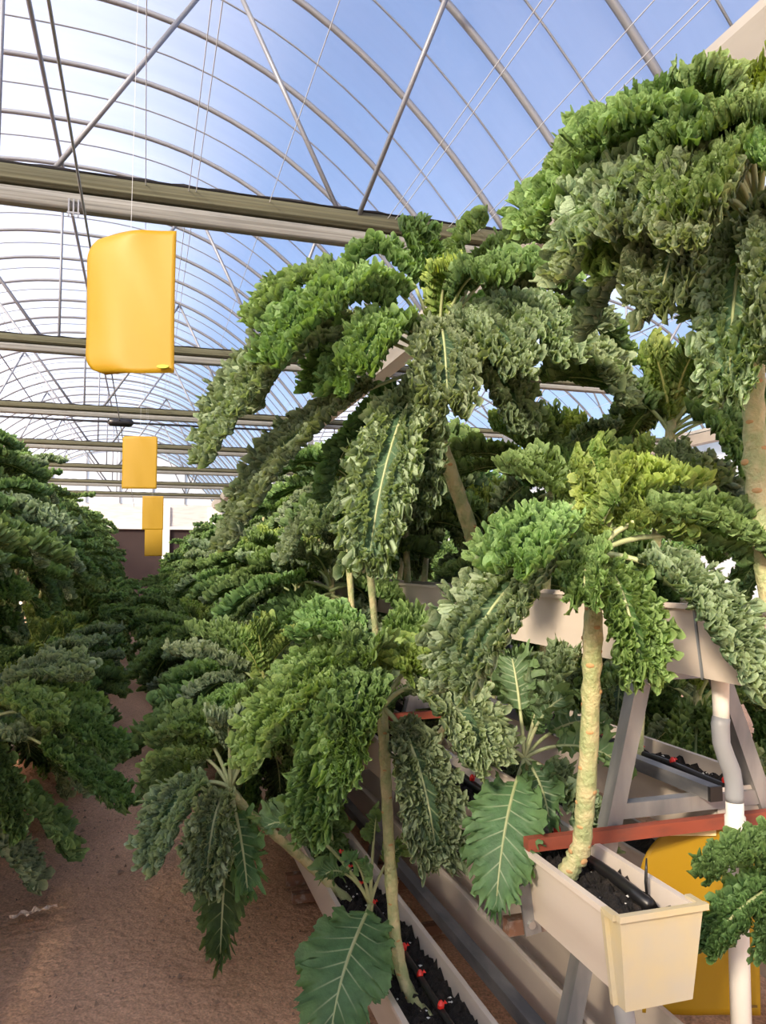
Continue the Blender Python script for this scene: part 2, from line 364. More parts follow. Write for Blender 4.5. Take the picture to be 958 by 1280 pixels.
tag(o, 'translucent film end wall behind the photographer', kind='structure')
for sx, nm in ((XC - 3 * HALF, 'wall_left'), (XC + 3 * HALF + .25, 'wall_right')):
    o = MB().add([(sx, Y0, 0), (sx, Y1, 0), (sx, Y1, 4.1), (sx, Y0, 4.1)], [(0, 1, 2, 3)]).build(nm, 'wall_film')
    tag(o, 'translucent film side wall of the greenhouse', kind='structure')

# ------------------------------------------------------------------ troughs, soil, drip lines
TW, TH, LIP = .24, .20, .012
def trough(x0, rim, y0, y1, label, cap_near=True, joints=(), cat='planting trough', TW=TW):
    """x0 = aisle side edge, tapered U profile with a folded rim"""
    xc = x0 + TW / 2
    t = thing('planting_trough', (xc, (y0 + y1) / 2, rim - TH), label, cat)
    h = TW / 2; b = h - .022; T = .006
    prof = [(-h - LIP, TH), (-h - LIP, TH - .014), (-h, TH - .014), (-b, 0), (b, 0), (h, TH - .014), (h + LIP, TH - .014), (h + LIP, TH), (h - T, TH), (b - T, T), (-b + T, T), (-h + T, TH)]
    L = (y1 - y0) / 2
    MB().extrude_y(prof, -L, L).build('channel', 'white_plastic', t)
    for s_ in (-1, 1):
        if s_ < 0 and cap_near == 'fancy':
            m = MB(); e = .010; bb = b + e; hh = h + e
            # end cap: sloping face, wrap-round flange and proud lip
            yf = -L - .012
            m.add([(-hh, yf - .012, TH + .004), (hh, yf - .012, TH + .004), (bb, yf + .006, -.012), (-bb, yf + .006, -.012),
                   (-hh, -L + .035, TH + .004), (hh, -L + .035, TH + .004), (bb, -L + .035, -.012), (-bb, -L + .035, -.012)],
                  [(0, 3, 2, 1), (0, 4, 7, 3), (1, 2, 6, 5), (3, 7, 6, 2)])
            m.bar((-hh - .006, yf - .014, TH + .004), (hh + .008, yf - .014, TH + .004), .016, .014)
            m.bar((-hh - .006, -L + .03, TH + .002), (-bb - .006, -L + .03, -.012), .012, .012, up=(0, 1, 0))
            m.bar((hh + .006, -L + .03, TH + .002), (bb + .006, -L + .03, -.012), .012, .012, up=(0, 1, 0))
            m.bar((-hh - .003, yf, TH), (-hh - .003, -L + .035, TH), .016, .014)
            m.bar((hh + .003, yf, TH), (hh + .003, -L + .035, TH), .016, .014)
            m.build('end_cap', 'cap_plastic', t)
        else:
            y = s_ * (L + .002)
            MB().add([(-h, y, TH), (h, y, TH), (b, y, 0), (-b, y, 0), (-h, y + s_ * .006, TH), (h, y + s_ * .006, TH), (b, y + s_ * .006, 0), (-b, y + s_ * .006, 0)],
                     [(0, 1, 2, 3), (7, 6, 5, 4), (0, 4, 5, 1), (2, 6, 7, 3), (0, 3, 7, 4), (1, 5, 6, 2)]).build('end_cap', 'white_plastic', t)
    for jy in joints:
        yy = jy - (y0 + y1) / 2; e = .004
        pr = [(-h - e, TH - .016), (-b - e, -e), (b + e, -e), (h + e, TH - .016), (h, TH - .016), (b, 0), (-b, 0), (-h, TH - .016)]
        MB().extrude_y(pr, yy - .004, yy + .004).build('joint_strip', 'pvc_grey', t)
    return t
def soil(x0, rim, y0, y1, label, drop=.045, fine=True, TW=TW):
    xs = np.linspace(x0 + .012, x0 + TW - .012, 15 if fine else 5); ys = np.arange(y0 + .02, y1 - .02, .016 if fine else .12)
    X, Y = np.meshgrid(xs, ys); r = np.random.default_rng(int(abs(x0) * 1000 + rim * 100))
    Z = rim - drop + .010 * r.standard_normal(X.shape) + .008 * np.sin(Y * 23) * np.sin(X * 40)
    nx = len(xs)
    f = [(j * nx + i, j * nx + i + 1, (j + 1) * nx + i + 1, (j + 1) * nx + i) for j in range(len(ys) - 1) for i in range(nx - 1)]
    o = MB().add(np.c_[X.ravel(), Y.ravel(), Z.ravel()], f).build('potting_soil', 'potting_soil')
    tag(o, label, 'soil', kind='stuff')
    if fine:
        m = MB()
        for _ in range(int((min(y1, 4.5) - y0) * 30)):
            c = np.array((r.uniform(x0 + .02, x0 + TW - .02), r.uniform(y0 + .05, min(y1, 4.5)), rim - drop + .008)); s = r.uniform(.003, .008)
            m.add(c + s * np.array([(1, 0, 0), (-.6, .8, 0), (-.5, -.9, 0), (0, 0, .8), (0, 0, -.6)]) * r.uniform(.6, 1.4, (5, 1)), [(0, 1, 3), (1, 2, 3), (2, 0, 3), (1, 0, 4), (2, 1, 4), (0, 2, 4)])
        m2 = m.build('perlite_bits', 'perlite', o); m2['kind'] = 'stuff'
drip_em = MB().tube([(0, 0, 0), (0, 0, .010), (0, 0, .016), (0, 0, .022)], [.010, .011, .008, .004], 8).add([(.008, 0, .01), (.02, .004, .012), (.02, -.004, .012), (.012, 0, .022)], [(0, 1, 3), (0, 3, 2), (1, 2, 3), (0, 2, 1)]).mesh('emitter', ['red_plastic'])
def drip(x, z, y0, y1, em, label, r=.012, wob=.006):
    ys = np.arange(y0, y1, .08); ys[-1] = y1
    o = MB().tube(np.c_[x + wob * np.sin(ys * 7.3), ys, z + .005 * np.sin(ys * 11)], r, 8).build('drip_line', 'black_plastic', smooth=True)
    tag(o, label, 'drip line')
    for y in em:
        put('emitter', drip_em, o, (x + wob * math.sin(y * 7.3), y, z + r * .7))
RB, RM, RT, RO = .28, .80, 1.49, .90           # rim heights: bottom, middle, top tier, far-side middle
XB, XM, XT, XO, XOB, XD = .75, 1.05, 1.44, 1.72, 2.12, 1.26
END = 31.0
trough(XB, RB, 1.3, END, 'white plastic ground level trough beside the dirt path, filled with black soil', 'plain')
trough(XM, RM, 1.585, END, 'white plastic trough at knee height with a yellowish end cap', 'fancy', TW=.205)
trough(XT, RT, .35, END, 'white plastic trough on top of the grey A-frame stand', 'plain', joints=(1.78,))
trough(XO, RO, 2.06, END, 'white plastic trough on far slope of stand, behind the grey A-frame legs', 'plain')
trough(XOB, RB + .05, 1.5, END, 'white plastic low trough behind the white drain pipe', 'plain')
trough(XD, RB, 1.3, 9.0, 'empty white plastic drain trough lying under the A-frame stand', 'plain')
soil(XB, RB, 1.3, 6.0, 'black potting soil with white perlite in ground level trough')
soil(XM, RM, 1.60, 6.0, 'black potting soil in end capped trough', TW=.205)
soil(XT, RT, .35, 14.0, 'dark potting soil in top trough of the stand', fine=False)
soil(XO, RO, 2.06, 6.0, 'black potting soil in trough behind the A-frame legs')
soil(XOB, RB + .05, 1.5, 9.0, 'dark potting soil in low trough behind the drain pipe', fine=False)
drip(XB + .14, RB - .028, 1.35, 9.0, [1.72 + .185 * k for k in range(16)], 'black drip line with red emitters on soil of ground level trough')
drip(XM + .145, RM - .026, 1.66, 9.0, [2.55, 2.75, 3.05, 3.3, 3.6], 'black drip hose lying in end capped trough', .016)
drip(XO + .13, RO - .028, 2.1, 8.0, [2.16, 2.42, 2.62, 2.9], 'black drip line in trough behind the A-frame legs')
# loose black micro tube standing up in the end-capped trough, and a hanging dripper
c = np.array((XM + .175, 1.72, RM - .03))
o = MB().tube([c, c + (0, .003, .03), c + (.004, .006, .06), c + (.010, .012, .085)], [.004, .0045, .004, .002], 6).build('micro_tube', 'black_plastic', smooth=True)
tag(o, 'thin black tube sticking up from soil near the yellowish end cap', 'tube')
hd = thing('hanging_dripper', (1.19, 2.10, .80), 'red tipped black dripper hanging by the red steel bar', 'dripper')
MB().tube([(0, 0, .07), (.002, 0, .045), (0, 0, .02)], [.003, .009, .006], 8).build('tube', 'black_plastic', hd, True)
MB().tube([(0, 0, .025), (0, 0, .015), (0, 0, .0), (0, 0, -.008)], [.006, .011, .011, .006], 10).build('tip', 'red_plastic', hd, True)

# ------------------------------------------------------------------ A-frame stands
def aframe(y, first):
    s = thing('rack_stand', (1.56, y, 0), 'grey galvanized A-frame stand with red cross bar beside the white drain pipe' if first else 'grey galvanized A-frame stand hidden among kale along the path', 'stand', None if first else 'A-frame stands along the path')
    def P(x, z): return (x - 1.56, 0, z)
    MB().bar(P(1.475, 1.31), P(1.12, .0), .05, .05, up=(0, 1, 0)).build('leg', 'galvanized', s)
    MB().bar(P(1.735, 1.29), P(2.22, .0), .05, .05, up=(0, 1, 0)).build('leg', 'galvanized', s)
    MB().bar(P(1.46, 1.265), P(1.75, 1.265), .04, .04).build('top_tie', 'galvanized', s)
    MB().bar(P(1.36, .865), P(1.94, .865), .04, .045).build('tie_bar', 'galvanized', s)
    rb = MB().bar((-.52, -.05, .815), (.62, -.05, .815), .03, .036).build('cross_bar', 'red_steel', s); rb['label'] = 'red painted steel bar'
    MB().bar((-.56, .0, .577), (-.25, .0, .577), .04, .042).build('trough_arm', 'rust', s)
    m = MB(); m.bar((-.49, -.03, .56), (-.51, -.03, .70), .05, .008, up=(0, 1, 0)); m.build('bracket', 'galvanized', s)
    MB().tube([(-.50, -.045, .59), (-.50, -.032, .59)], .011, 10).build('bolt', 'bolt_steel', s)
    m = MB(); m.bar((-.10, -.035, 1.23), (-.122, -.035, 1.33), .055, .008, up=(0, 1, 0)); m.build('bracket', 'galvanized', s)
    MB().tube([(-.095, -.05, 1.245), (-.095, -.035, 1.245)], .011, 10).build('bolt', 'bolt_steel', s)
    MB().bar((-.112, 0, 1.308), (-.088, 0, 1.312), .056, .056).build('leg_cap', 'black_plastic', s) if first else None
    MB().bar((-.86, 0, .045), (.86, 0, .045), .05, .05).build('ground_bar', 'rust', s)
for k, y in enumerate((2.06, 3.9, 5.9, 7.9)): aframe(y, k == 0)
o = MB().bar((1.13, 1.2, .235), (1.13, 14, .235), .045, .045).build('support_rail', 'grey_rail'); tag(o, 'grey square steel rail running low between the ground trough and drain trough', 'rail')
rr = thing('support_rail', (1.67, 2.0, .905), 'grey square steel rail with black end plug resting on the tie bar', 'rail')
MB().bar((0, .0, 0), (0, 12, 0), .042, .042).build('tube', 'grey_rail', rr)
MB().bar((0, -.012, 0), (0, .0, 0), .044, .044).build('end_plug', 'black_plastic', rr)
for y in (3.24, 3.72):
    o = MB().bar((.70, y, .03), (1.3, y, .03), .05, .04).build('ground_bar', 'rust'); tag(o, 'short rusty steel bar under the ground level trough', 'bar', 'rusty bars under the ground trough')
# drain pipes
p = thing('drain_pipe', (1.56, 1.83, 0), 'white plastic drain pipe with grey bent hose below the top trough', 'pipe')
MB().tube([(0, 0, 1.30), (0, 0, 1.26), (0, 0, 1.20), (0, 0, 1.155)], [.026, .024, .022, .022], 16).build('outlet', 'pvc_white', p, True)
MB().tube([(0, 0, 1.17), (-.004, 0, 1.15), (-.002, 0, 1.10), (.012, 0, 1.06), (.030, 0, 1.02), (.037, 0, .98), (.037, 0, .95), (.037, 0, .935)], [.024, .025, .024, .025, .025, .024, .025, .024], 16).build('bent_hose', 'pvc_grey', p, True)
MB().tube([(.037, 0, .945), (.037, 0, .90), (.037, 0, .895), (.037, 0, 0.0)], [.024, .024, .028, .027], 16).build('down_pipe', 'pvc_white', p, True)
p = thing('drain_pipe', (1.165, 1.74, 0), 'short white and grey drain pipe under the end capped trough', 'pipe')
MB().tube([(0, 0, .61), (0, 0, .56), (0, 0, .545)], [.024, .022, .022], 16).build('outlet', 'pvc_white', p, True)
MB().tube([(0, 0, .55), (0, 0, .49), (.012, 0, .42), (.03, 0, .3), (.03, 0, 0)], [.024, .025, .024, .025, .025], 16).build('hose', 'pvc_grey', p, True)

# ------------------------------------------------------------------ kale
def bez(P, t):
    t = t[:, None]; return (1 - t) ** 3 * P[0] + 3 * (1 - t) ** 2 * t * P[1] + 3 * (1 - t) * t ** 2 * P[2] + t ** 3 * P[3]
def snoise(r, n, k):
    """smooth 1-D noise of n samples with k control points, about -1..1"""
    c = r.uniform(-1, 1, k + 3); x = np.linspace(0, k, n); i = x.astype(int); f = x - i; f = f * f * (3 - 2 * f)
    return c[i] * (1 - f) + c[i + 1] * f
def sstep(a, b, x):
    q = np.clip((x - a) / (b - a), 0, 1); return q * q * (3 - 2 * q)
def leaf_arrays(P, W, seed, nt=150, nv=9, nr=0, rows=3, pet=.2, frill=1.0, lam=.036, kind='curly', lobe=.16, roll=0.0, cup=.0, rib=.008, tipw=.5):
    """blade vertices, faces, (vein, edge) map; and midrib path with radii.  P = four Bezier points of the midrib."""
    r = np.random.default_rng(seed); P = np.asarray(P, float)
    h = P[3] - P[0]; h = h * (1, 1, 0)
    if np.linalg.norm(h) < .02: h = np.array((.6, -.8, 0))
    h /= np.linalg.norm(h); B0 = np.cross((0, 0, 1.0), h)
    td = np.linspace(pet, 1, 200); Cd = bez(P, td); Ld = np.linalg.norm(np.diff(bez(P, np.linspace(0, 1, 60)), axis=0), axis=1).sum()
    q = (td - pet) / (1 - pet)
    W *= 1.0
    if kind == 'flat': prof = np.sin(math.pi * np.clip(q, 0, 1) ** .85) ** .55 * (1 - .0 * q)
    else: prof = (np.clip(q, 0, 1) ** .80) * (1 - q ** 7) ** .5 * .96 + .04
    if kind == 'strap': prof = (np.clip(q * 3, 0, 1) ** .5) * (1 - q ** 6) ** .5
    wd = W * prof
    if kind == 'flat':      # lobes towards the stalk
        wd = wd * (1 + lobe * np.sin(q * 30 + r.uniform(0, 6)) * (1 - q * .6))
    verts = []; faces = []; vein = []; edge = []; off = 0
    for side in (-1, 1):
        psi = np.radians(12 + 62 * q ** 1.6)
        Td = np.gradient(Cd, axis=0); Td /= np.linalg.norm(Td, axis=1)[:, None]
        # resample evenly along the margin
        M = Cd + side * B0 * (wd * np.cos(psi))[:, None] + Td * (wd * np.sin(psi))[:, None]
        sg = np.r_[0, np.cumsum(np.linalg.norm(np.diff(M, axis=0), axis=1))]; S = sg[-1]
        s = np.linspace(0, S, nt); t = np.interp(s, sg, td)
        qq = (t - pet) / (1 - pet); w_ = np.interp(t, td, wd); ps = np.interp(t, td, psi)
        C = bez(P, t); e = 1e-3; T = bez(P, np.minimum(t + e, 1)) - bez(P, t - e); T /= np.linalg.norm(T, axis=1)[:, None]
        Bv = np.repeat((B0 * side)[None], nt, 0); N = np.cross(T, np.repeat(B0[None], nt, 0)); N /= np.linalg.norm(N, axis=1)[:, None]
        if roll:
            cr, sr = math.cos(roll * side), math.sin(roll * side); Bv, N = Bv * cr + N * sr, N * cr - Bv * sr
        lam1 = lam * (1 + .0 * s); 
        ph1 = 2 * math.pi * s / lam + 1.9 * snoise(r, nt, max(3, int(S / lam / 2)))
        ph2 = 2 * math.pi * s / (lam * .36) + 1.6 * snoise(r, nt, max(3, int(S / lam)))
        ph3 = 2 * math.pi * s / (lam * .155) + 1.4 * snoise(r, nt, max(3, int(S / lam * 2)))
        am1 = 1 + .45 * snoise(r, nt, max(3, int(S / lam)))
        am2 = 1 + .5 * snoise(r, nt, max(3, int(2 * S / lam)))
        big = snoise(r, nt, max(3, int(S / .12)))
        fade = sstep(0, .06, qq) 
        def surf(v):
            if kind == 'curly': r1 = sstep(.18, 1, v) ** 1.05; r2 = sstep(.34, .95, v); r3 = sstep(.55, 1, v)
            else: r1 = sstep(.35, 1, v) ** 1.6; r2 = sstep(.72, 1, v); r3 = 0
            A1 = lam * .52 * frill * r1 * am1 * fade; A2 = lam * (.20 if kind == 'curly' else .30) * frill * r2 * am2 * fade; A3 = lam * .05 * frill * r3 * fade
            n_ = A1 * np.sin(ph1 + .9 * v) + A2 * np.sin(ph2 + 2.2 * v) + A3 * np.sin(ph3)
            a_ = -lam * .30 * frill * r1 * fade * np.sin(2 * ph1 + .4) + A2 * .9 * np.cos(ph2 * .93 + 1.0) + A3 * np.cos(ph3 * 1.1)
            b_ = w_ * v + A2 * .8 * np.sin(ph2 * 1.07 + 2 + v) + A3 * np.sin(ph3 * .9 + 1) - .22 * r1 * w_ * (.5 + .5 * np.sin(ph1 * .5 + 1)) * frill
            n_ = n_ + cup * w_ * v * v + .018 * v * big + .02 * frill * r1 * lam / .042
            if kind == 'flat': b_ = b_ + .004 * v ** 6 * np.sin(s * 900 + 2 * big)
            return n_, a_, b_
        st = 2 if nt > 300 else 1; ns = len(range(0, nt, st))
        vv = np.r_[0, .05, np.linspace(.05, 1, nv - 1)[1:]]
        for v in vv:
            n_, a_, b_ = surf(v)
            verts.append((C + Bv * (b_ * np.cos(ps))[:, None] + T * (b_ * np.sin(ps) + a_)[:, None] + N * n_[:, None])[::st])
            # lateral veins: start on the midrib and run out towards the margin
            kf = 9.0; u = (qq * kf + (0 if side > 0 else .4)) % 1.0; dv = np.minimum(u, 1 - u) / kf * Ld
            vn = np.exp(-(dv / (.0016 + .0010 * (1 - v))) ** 2) * max(0, 1 - v / .75) * (.6 if kind == 'curly' else .8)
            if v < .02: vn = np.full(nt, .8)
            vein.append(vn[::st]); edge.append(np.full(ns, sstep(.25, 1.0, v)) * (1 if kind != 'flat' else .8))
        # curled frills that stand on the upper face in rows
        D = Bv * np.cos(ps)[:, None] + T * np.sin(ps)[:, None]; E = T * np.cos(ps)[:, None] - Bv * np.sin(ps)[:, None]
        roff = off + nv * ns
        for k in range(nr):
            v0 = .30 + .68 * k / max(nr - 1, 1) if nr > 1 else .7
            if kind != 'curly': break
            lr = lam * (r.uniform(.46, .60) if nt > 300 else .62)
            v0s = v0 + .10 * snoise(r, nt, max(3, int(S / .05)))
            pr = 2 * math.pi * s / lr + 2.4 * snoise(r, nt, max(3, int(S / lr / 1.5)))
            pr2 = 2 * math.pi * s / (lr * .43) + 1.8 * snoise(r, nt, max(3, int(S / lr)))
            cl = 1 + .5 * snoise(r, nt, max(3, int(S / .05)))
            n_, a_, b_ = surf(v0); b_ = b_ + w_ * (v0s - v0)
            base = C + D * b_[:, None] + T * a_[:, None] + N * (n_ * .8)[:, None]
            H = .92 * lam * cl * fade * frill
            for q_ in range(rows):
                hq = q_ / (rows - 1)
                dn = H * hq * (1 + .25 * np.sin(pr2 + 1)); db = lr * .58 * hq ** .8 * np.sin(pr) + lr * .26 * hq * np.sin(pr2) + .35 * H * hq * (1 if k % 2 else -.6)
                da = -lr * .36 * hq * np.sin(2 * pr) + lr * .26 * hq * np.cos(pr2 * .9)
                jt = lam * .05 * hq * fade
                verts.append(base + N * (dn - .004 + jt * r.standard_normal(nt))[:, None] + D * (db * fade + jt * r.standard_normal(nt))[:, None] + E * (da * fade + .6 * jt * r.standard_normal(nt))[:, None])
                vein.append(np.zeros(nt)); edge.append(np.full(nt, .05 + .95 * hq ** 1.5))  # pale frill rims; the dark roots put recess shade into the colour
            for i in range(rows - 1):
                for j in range(nt - 1):
                    a = roff + i * nt + j; faces.append((a, a + 1, a + nt + 1, a + nt))
            roff += rows * nt
        for i in range(nv - 1):
            for j in range(ns - 1):
                a = off + i * ns + j
                faces.append((a, a + 1, a + ns + 1, a + ns) if side < 0 else (a, a + ns, a + ns + 1, a + 1))
        off = roff
    tr = np.linspace(0, .95, 14); path = bez(P, tr); rad = rib * (1 - tr * .85) + .001
    return np.concatenate(verts), faces, np.concatenate(vein), np.concatenate(edge), path, rad
def finish_leaf(name, v, f, vein, edge, matn):
    me = bpy.data.meshes.new(name); nf = len(f); fa = np.asarray(f, np.int32)
    me.vertices.add(len(v)); me.vertices.foreach_set('co', v.astype(np.float32).ravel())
    me.loops.add(nf * 4); me.loops.foreach_set('vertex_index', fa.ravel())
    me.polygons.add(nf); me.polygons.foreach_set('loop_start', np.arange(nf, dtype=np.int32) * 4)
    me.polygons.foreach_set('use_smooth', np.ones(nf, bool))
    ca = me.attributes.new('leafmap', 'FLOAT_COLOR', 'POINT')
    ca.data.foreach_set('color', np.c_[vein, edge, 0 * vein, 1 + 0 * vein].astype(np.float32).ravel())
    me.materials.append(MAT[matn]); me.update(); me.validate(); return me
def tube_arr(P, R, seg=6):
    m = MB().tube(P, R, seg, cap=False); return np.concatenate(m.v), m.f
def leaf_joined(name, P, W, seed, matn, **k):
    v, f, ve, ed, path, rad = leaf_arrays(P, W, seed, **k)
    tv, tf = tube_arr(path - np.array((0, 0, .0)), rad)
    f = f + [tuple(i + len(v) for i in q) for q in tf]
    return finish_leaf(name, np.r_[v, tv], f, np.r_[ve, np.ones(len(tv))], np.r_[ed, np.zeros(len(tv))], matn)

def stem_obj(root, pts, r0, r1, scars=True, seed=0, rings=26):
    """knobbly stem through the given world points"""
    r = np.random.default_rng(seed); P = local(root, pts); n = len(P)
    tt = np.linspace(0, n - 1, rings); Q = np.array([[np.interp(x, range(n), P[:, k]) for k in range(3)] for x in tt])
    for _ in range(3): Q[1:-1] = (Q[:-2] + 2 * Q[1:-1] + Q[2:]) / 4
    R = np.linspace(r0, r1, rings) * (1 + .13 * (np.arange(rings) % 2) + .06 * r.standard_normal(rings))
    s = MB().tube(Q, R, 12).build('stem', 'stem', root, True)
    if scars:
        m = MB()
        for i in range(2, rings - 1):
            a = i * 2.4 + r.uniform(-.4, .4); d = np.array((math.cos(a), math.sin(a), 0))
            c = Q[i] + d * R[i] * .93
            x = np.array((-d[1], d[0], 0)); k = .42 * R[i]
            pts8 = [c + x * k * math.cos(b) + np.array((0, 0, 1)) * k * .6 * math.sin(b) for b in np.linspace(0, 6.28, 9)[:-1]]
            m.add(pts8 + [p_ + d * .12 * R[i] - (p_ - c) * .35 for p_ in pts8], [(q, (q + 1) % 8, 8 + (q + 1) % 8, 8 + q) for q in range(8)] + [tuple(range(8, 16))])
        l = m.build('leaf_scars', 'scar', s, True)
        l['kind'] = 'stuff'
    return s
SEED = [100]
def nseed(): SEED[0] += 1; return SEED[0]
def hero_leaf(root, C, tip, l1, l2, W, matn, **k):
    """leaf from crown point C to tip (world), l1/l2 lift of the two inner control points"""
    C = np.asarray(C, float); tip = np.asarray(tip, float); h = tip - C
    P = [C, C + h * np.array((.30, .30, .30)) + (0, 0, l1), C + h * .78 + np.array((0, 0, l2)), tip]
    P = [local(root, p_) for p_ in P]
    kk = dict(nt=500, nv=6, nr=4, pet=.30); kk.update(k)
    hd = h * (1, 1, 0); hd = hd / (np.linalg.norm(hd) + 1e-9); tc_ = CAM - (C + h * .6); tc_ /= np.linalg.norm(tc_)
    kk.setdefault('roll', -.60 * float(np.cross((0, 0, 1.0), hd) @ tc_))
    W *= (1.52 if W > .05 else .8) if kk.get('kind', 'curly') == 'curly' else 1.05
    v, f, ve, ed, path, rad = leaf_arrays(P, W, nseed(), **kk)
    o = put('leaf', finish_leaf('leaf', v, f, ve, ed, matn), root)
    MB().tube(path, rad, 7).build('midrib', 'midrib', o, True)
    return o
mat('midrib', (0.36, 0.42, 0.20), .5, noise=(12, (0.46, 0.48, 0.26), .4, .7, (1, 1, 1)))

# --- instanced leaf library for the rows (base at origin, growing along +X)
def lib_leaf(L, e0, e1, W, seed, matn, low=False, **k):
    n = 30; ang = np.radians(np.linspace(e0, e1, n)); st = L / n
    x = np.r_[0, np.cumsum(np.cos(ang)) * st]; z = np.r_[0, np.cumsum(np.sin(ang)) * st]
    p0 = np.array((0, 0, 0)); p3 = np.array((x[-1], 0, z[-1])); d = L / 3
    P = [p0, p0 + d * np.array((math.cos(ang[0]), 0, math.sin(ang[0]))), p3 - d * np.array((math.cos(ang[-1]), 0, math.sin(ang[-1]))), p3]
    kk = dict(nt=520, nv=6, nr=4, pet=.24); W *= 1.55
    kk.update(k)
    return P, W, seed, matn, kk
SPEC = {
    'young': [lib_leaf(.26, 80, 55, .055, 11, 'kale_young', lam=.03, pet=.12, cup=.5), lib_leaf(.32, 72, 30, .07, 12, 'kale_young', lam=.034, pet=.15, cup=.4)],
    'mid': [lib_leaf(.50, 55, -15, .125, 13, 'kale_green'), lib_leaf(.55, 48, -30, .14, 14, 'kale_green'), lib_leaf(.52, 52, -5, .13, 15, 'kale_blue')],
    'old': [lib_leaf(.60, 32, -55, .15, 16, 'kale_blue'), lib_leaf(.58, 25, -70, .145, 17, 'kale_green'), lib_leaf(.62, 35, -40, .15, 18, 'kale_green')],
    'droop': [lib_leaf(.52, 5, -85, .14, 19, 'kale_dark'), lib_leaf(.50, -5, -80, .135, 20, 'kale_blue')],
}
LIB = {k: [leaf_joined('leaf', P, W, s, m_, **kk) for P, W, s, m_, kk in v] for k, v in SPEC.items()}
def layout(r, n, sc):
    out = []
    for i in range(n):
        q = i / (n - 1); az = i * 2.39996 + r.uniform(-.3, .3)
        kind = 'young' if q < .2 else 'mid' if q < .55 else 'old' if q < .84 else 'droop'
        s = sc * r.uniform(.85, 1.15); tilt = r.uniform(-12, 12)
        out.append((kind, r.integers(0, 9), az, s, tilt, -.13 * q * sc))
    return out
def grow(base, crown, label, group, seed, n=17, sc=1.0, r0=.022, cat='kale plant', name='kale_plant', young=0, scars=False):
    r = np.random.default_rng(seed); base = np.asarray(base, float); crown = np.asarray(crown, float)
    t = thing(name, base, label, cat, group)
    a0 = r.uniform(0, 6.28)
    mid = base * .5 + crown * .5 + np.array((0, 0, 0)) + (base - crown) * (.15, .15, 0)
    stem_obj(t, [base - (0, 0, .02), base + (0, 0, .08), mid, crown - (0, 0, .05), crown + (0, 0, .03)], r0, r0 * .8, scars, seed, 14)
    for kind, pick, az, s, tilt, dz in layout(r, n, sc):
        if young and kind in ('mid', 'old') and r.random() < young: kind = {'mid': 'young', 'old': 'mid'}[kind]; s *= 1.35 if kind == 'young' else 1
        L = LIB[kind]; o = put('leaf', L[int(pick) % len(L)], t, crown - base + (0, 0, dz))
        o.rotation_euler = (0, math.radians(tilt), az + a0); o.scale = (s, s, s)
    return t
# merged far plants: stem + foliage in two parts
def far_proto(seed):
    r = np.random.default_rng(seed); V = []; Fq = []; VE = []; ED = []; off = 0
    for kind, pick, az, s, tilt, dz in layout(r, 14, 1.0):
        P, W, sd_, m_, kk = SPEC[kind][int(pick) % len(SPEC[kind])]
        kk = dict(kk, nt=120, nv=5, nr=3)
        v, f, ve, ed, path, rad = leaf_arrays(P, W, sd_, **kk)
        v = v * s; c_, s_ = math.cos(math.radians(tilt)), math.sin(math.radians(tilt)); v = np.c_[v[:, 0] * c_ + v[:, 2] * s_, v[:, 1], -v[:, 0] * s_ + v[:, 2] * c_]
        c_, s_ = math.cos(az), math.sin(az); v = np.c_[v[:, 0] * c_ - v[:, 1] * s_, v[:, 0] * s_ + v[:, 1] * c_, v[:, 2] + dz]
        V.append(v); Fq += [tuple(i + off for i in q) for q in f]; off += len(v); VE.append(ve); ED.append(ed)
    return finish_leaf('foliage', np.concatenate(V), Fq, np.concatenate(VE), np.concatenate(ED), 'kale_green')
FAR = [far_proto(50 + k) for k in range(3)]
far_stem = MB().tube([(0, 0, 0), (0, 0, .5), (0, 0, 1)], [.022, .02, .018], 8).mesh('stem', ['stem'], True)
def far_plant(base, crown, label, group, seed, sc):
    r = random.Random(seed); t = thing('kale_plant', base, label, 'kale plant', group); d = np.asarray(crown) - np.asarray(base)
    o = put('stem', far_stem, t); L = np.linalg.norm(d); o.rotation_euler = Vector(d).to_track_quat('Z', 'Y').to_euler(); o.scale = (1, 1, L)
    f = put('foliage', FAR[r.randrange(3)], t, d); f.rotation_euler = (r.uniform(-.15, .15), r.uniform(-.15, .15), r.uniform(0, 6.28)); f.scale = (sc, sc, sc)
    return t

# --- rows of plants
def row(x, z, y0, y1, step, cx, cz, label, group, seed, near=9.0, n=16, sc=(.85, 1.1), young=0.0, count=None):
    r = random.Random(seed); y = y0; k = 0
    while y < y1:
        base = (x + r.uniform(-.03, .03), y, z)
        s = r.uniform(*sc); crown = (x + cx * r.uniform(.4, 1.3) * (1 if abs(x) > 1.1 or y < 5 else 1.5 + (x < 0)), y + r.uniform(-.12, .12), r.uniform(*cz))
        lb = count % ORD[k] if count and k < 12 else label
        if y < near: grow(base, crown, lb, group, seed * 100 + k, n, s, young=young)
        else: far_plant(base, crown, lb, group, seed * 100 + k, s * 1.05)
        k += 1; y += step * r.uniform(.85, 1.15) * (1 if y < 12 else 1.25)
row(XB + .12, RB - .05, 4.0, 29, .52, -.24, (.62, .95), 'curly green kale plant leaning over the path from the ground level trough', 'kale in the ground level trough', 1, count='%s curly kale in the ground level trough beyond the one leaning far out')
row(XM + .10, RM - .05, 4.7, 29, .55, -.14, (1.25, 1.6), 'tall curly kale plant in the end capped trough, farther along it', 'kale farther along the end capped trough', 2, count='%s curly kale in the end capped trough beyond the two bare stems')
row(XT + .12, RT - .05, 4.5, 29, .60, -.05, (1.95, 2.25), 'tall curly kale plant in the top trough of the stand, farther along it', 'kale farther along the top trough', 3, count='%s tall kale in the top trough beyond the wide crown on curved stem')
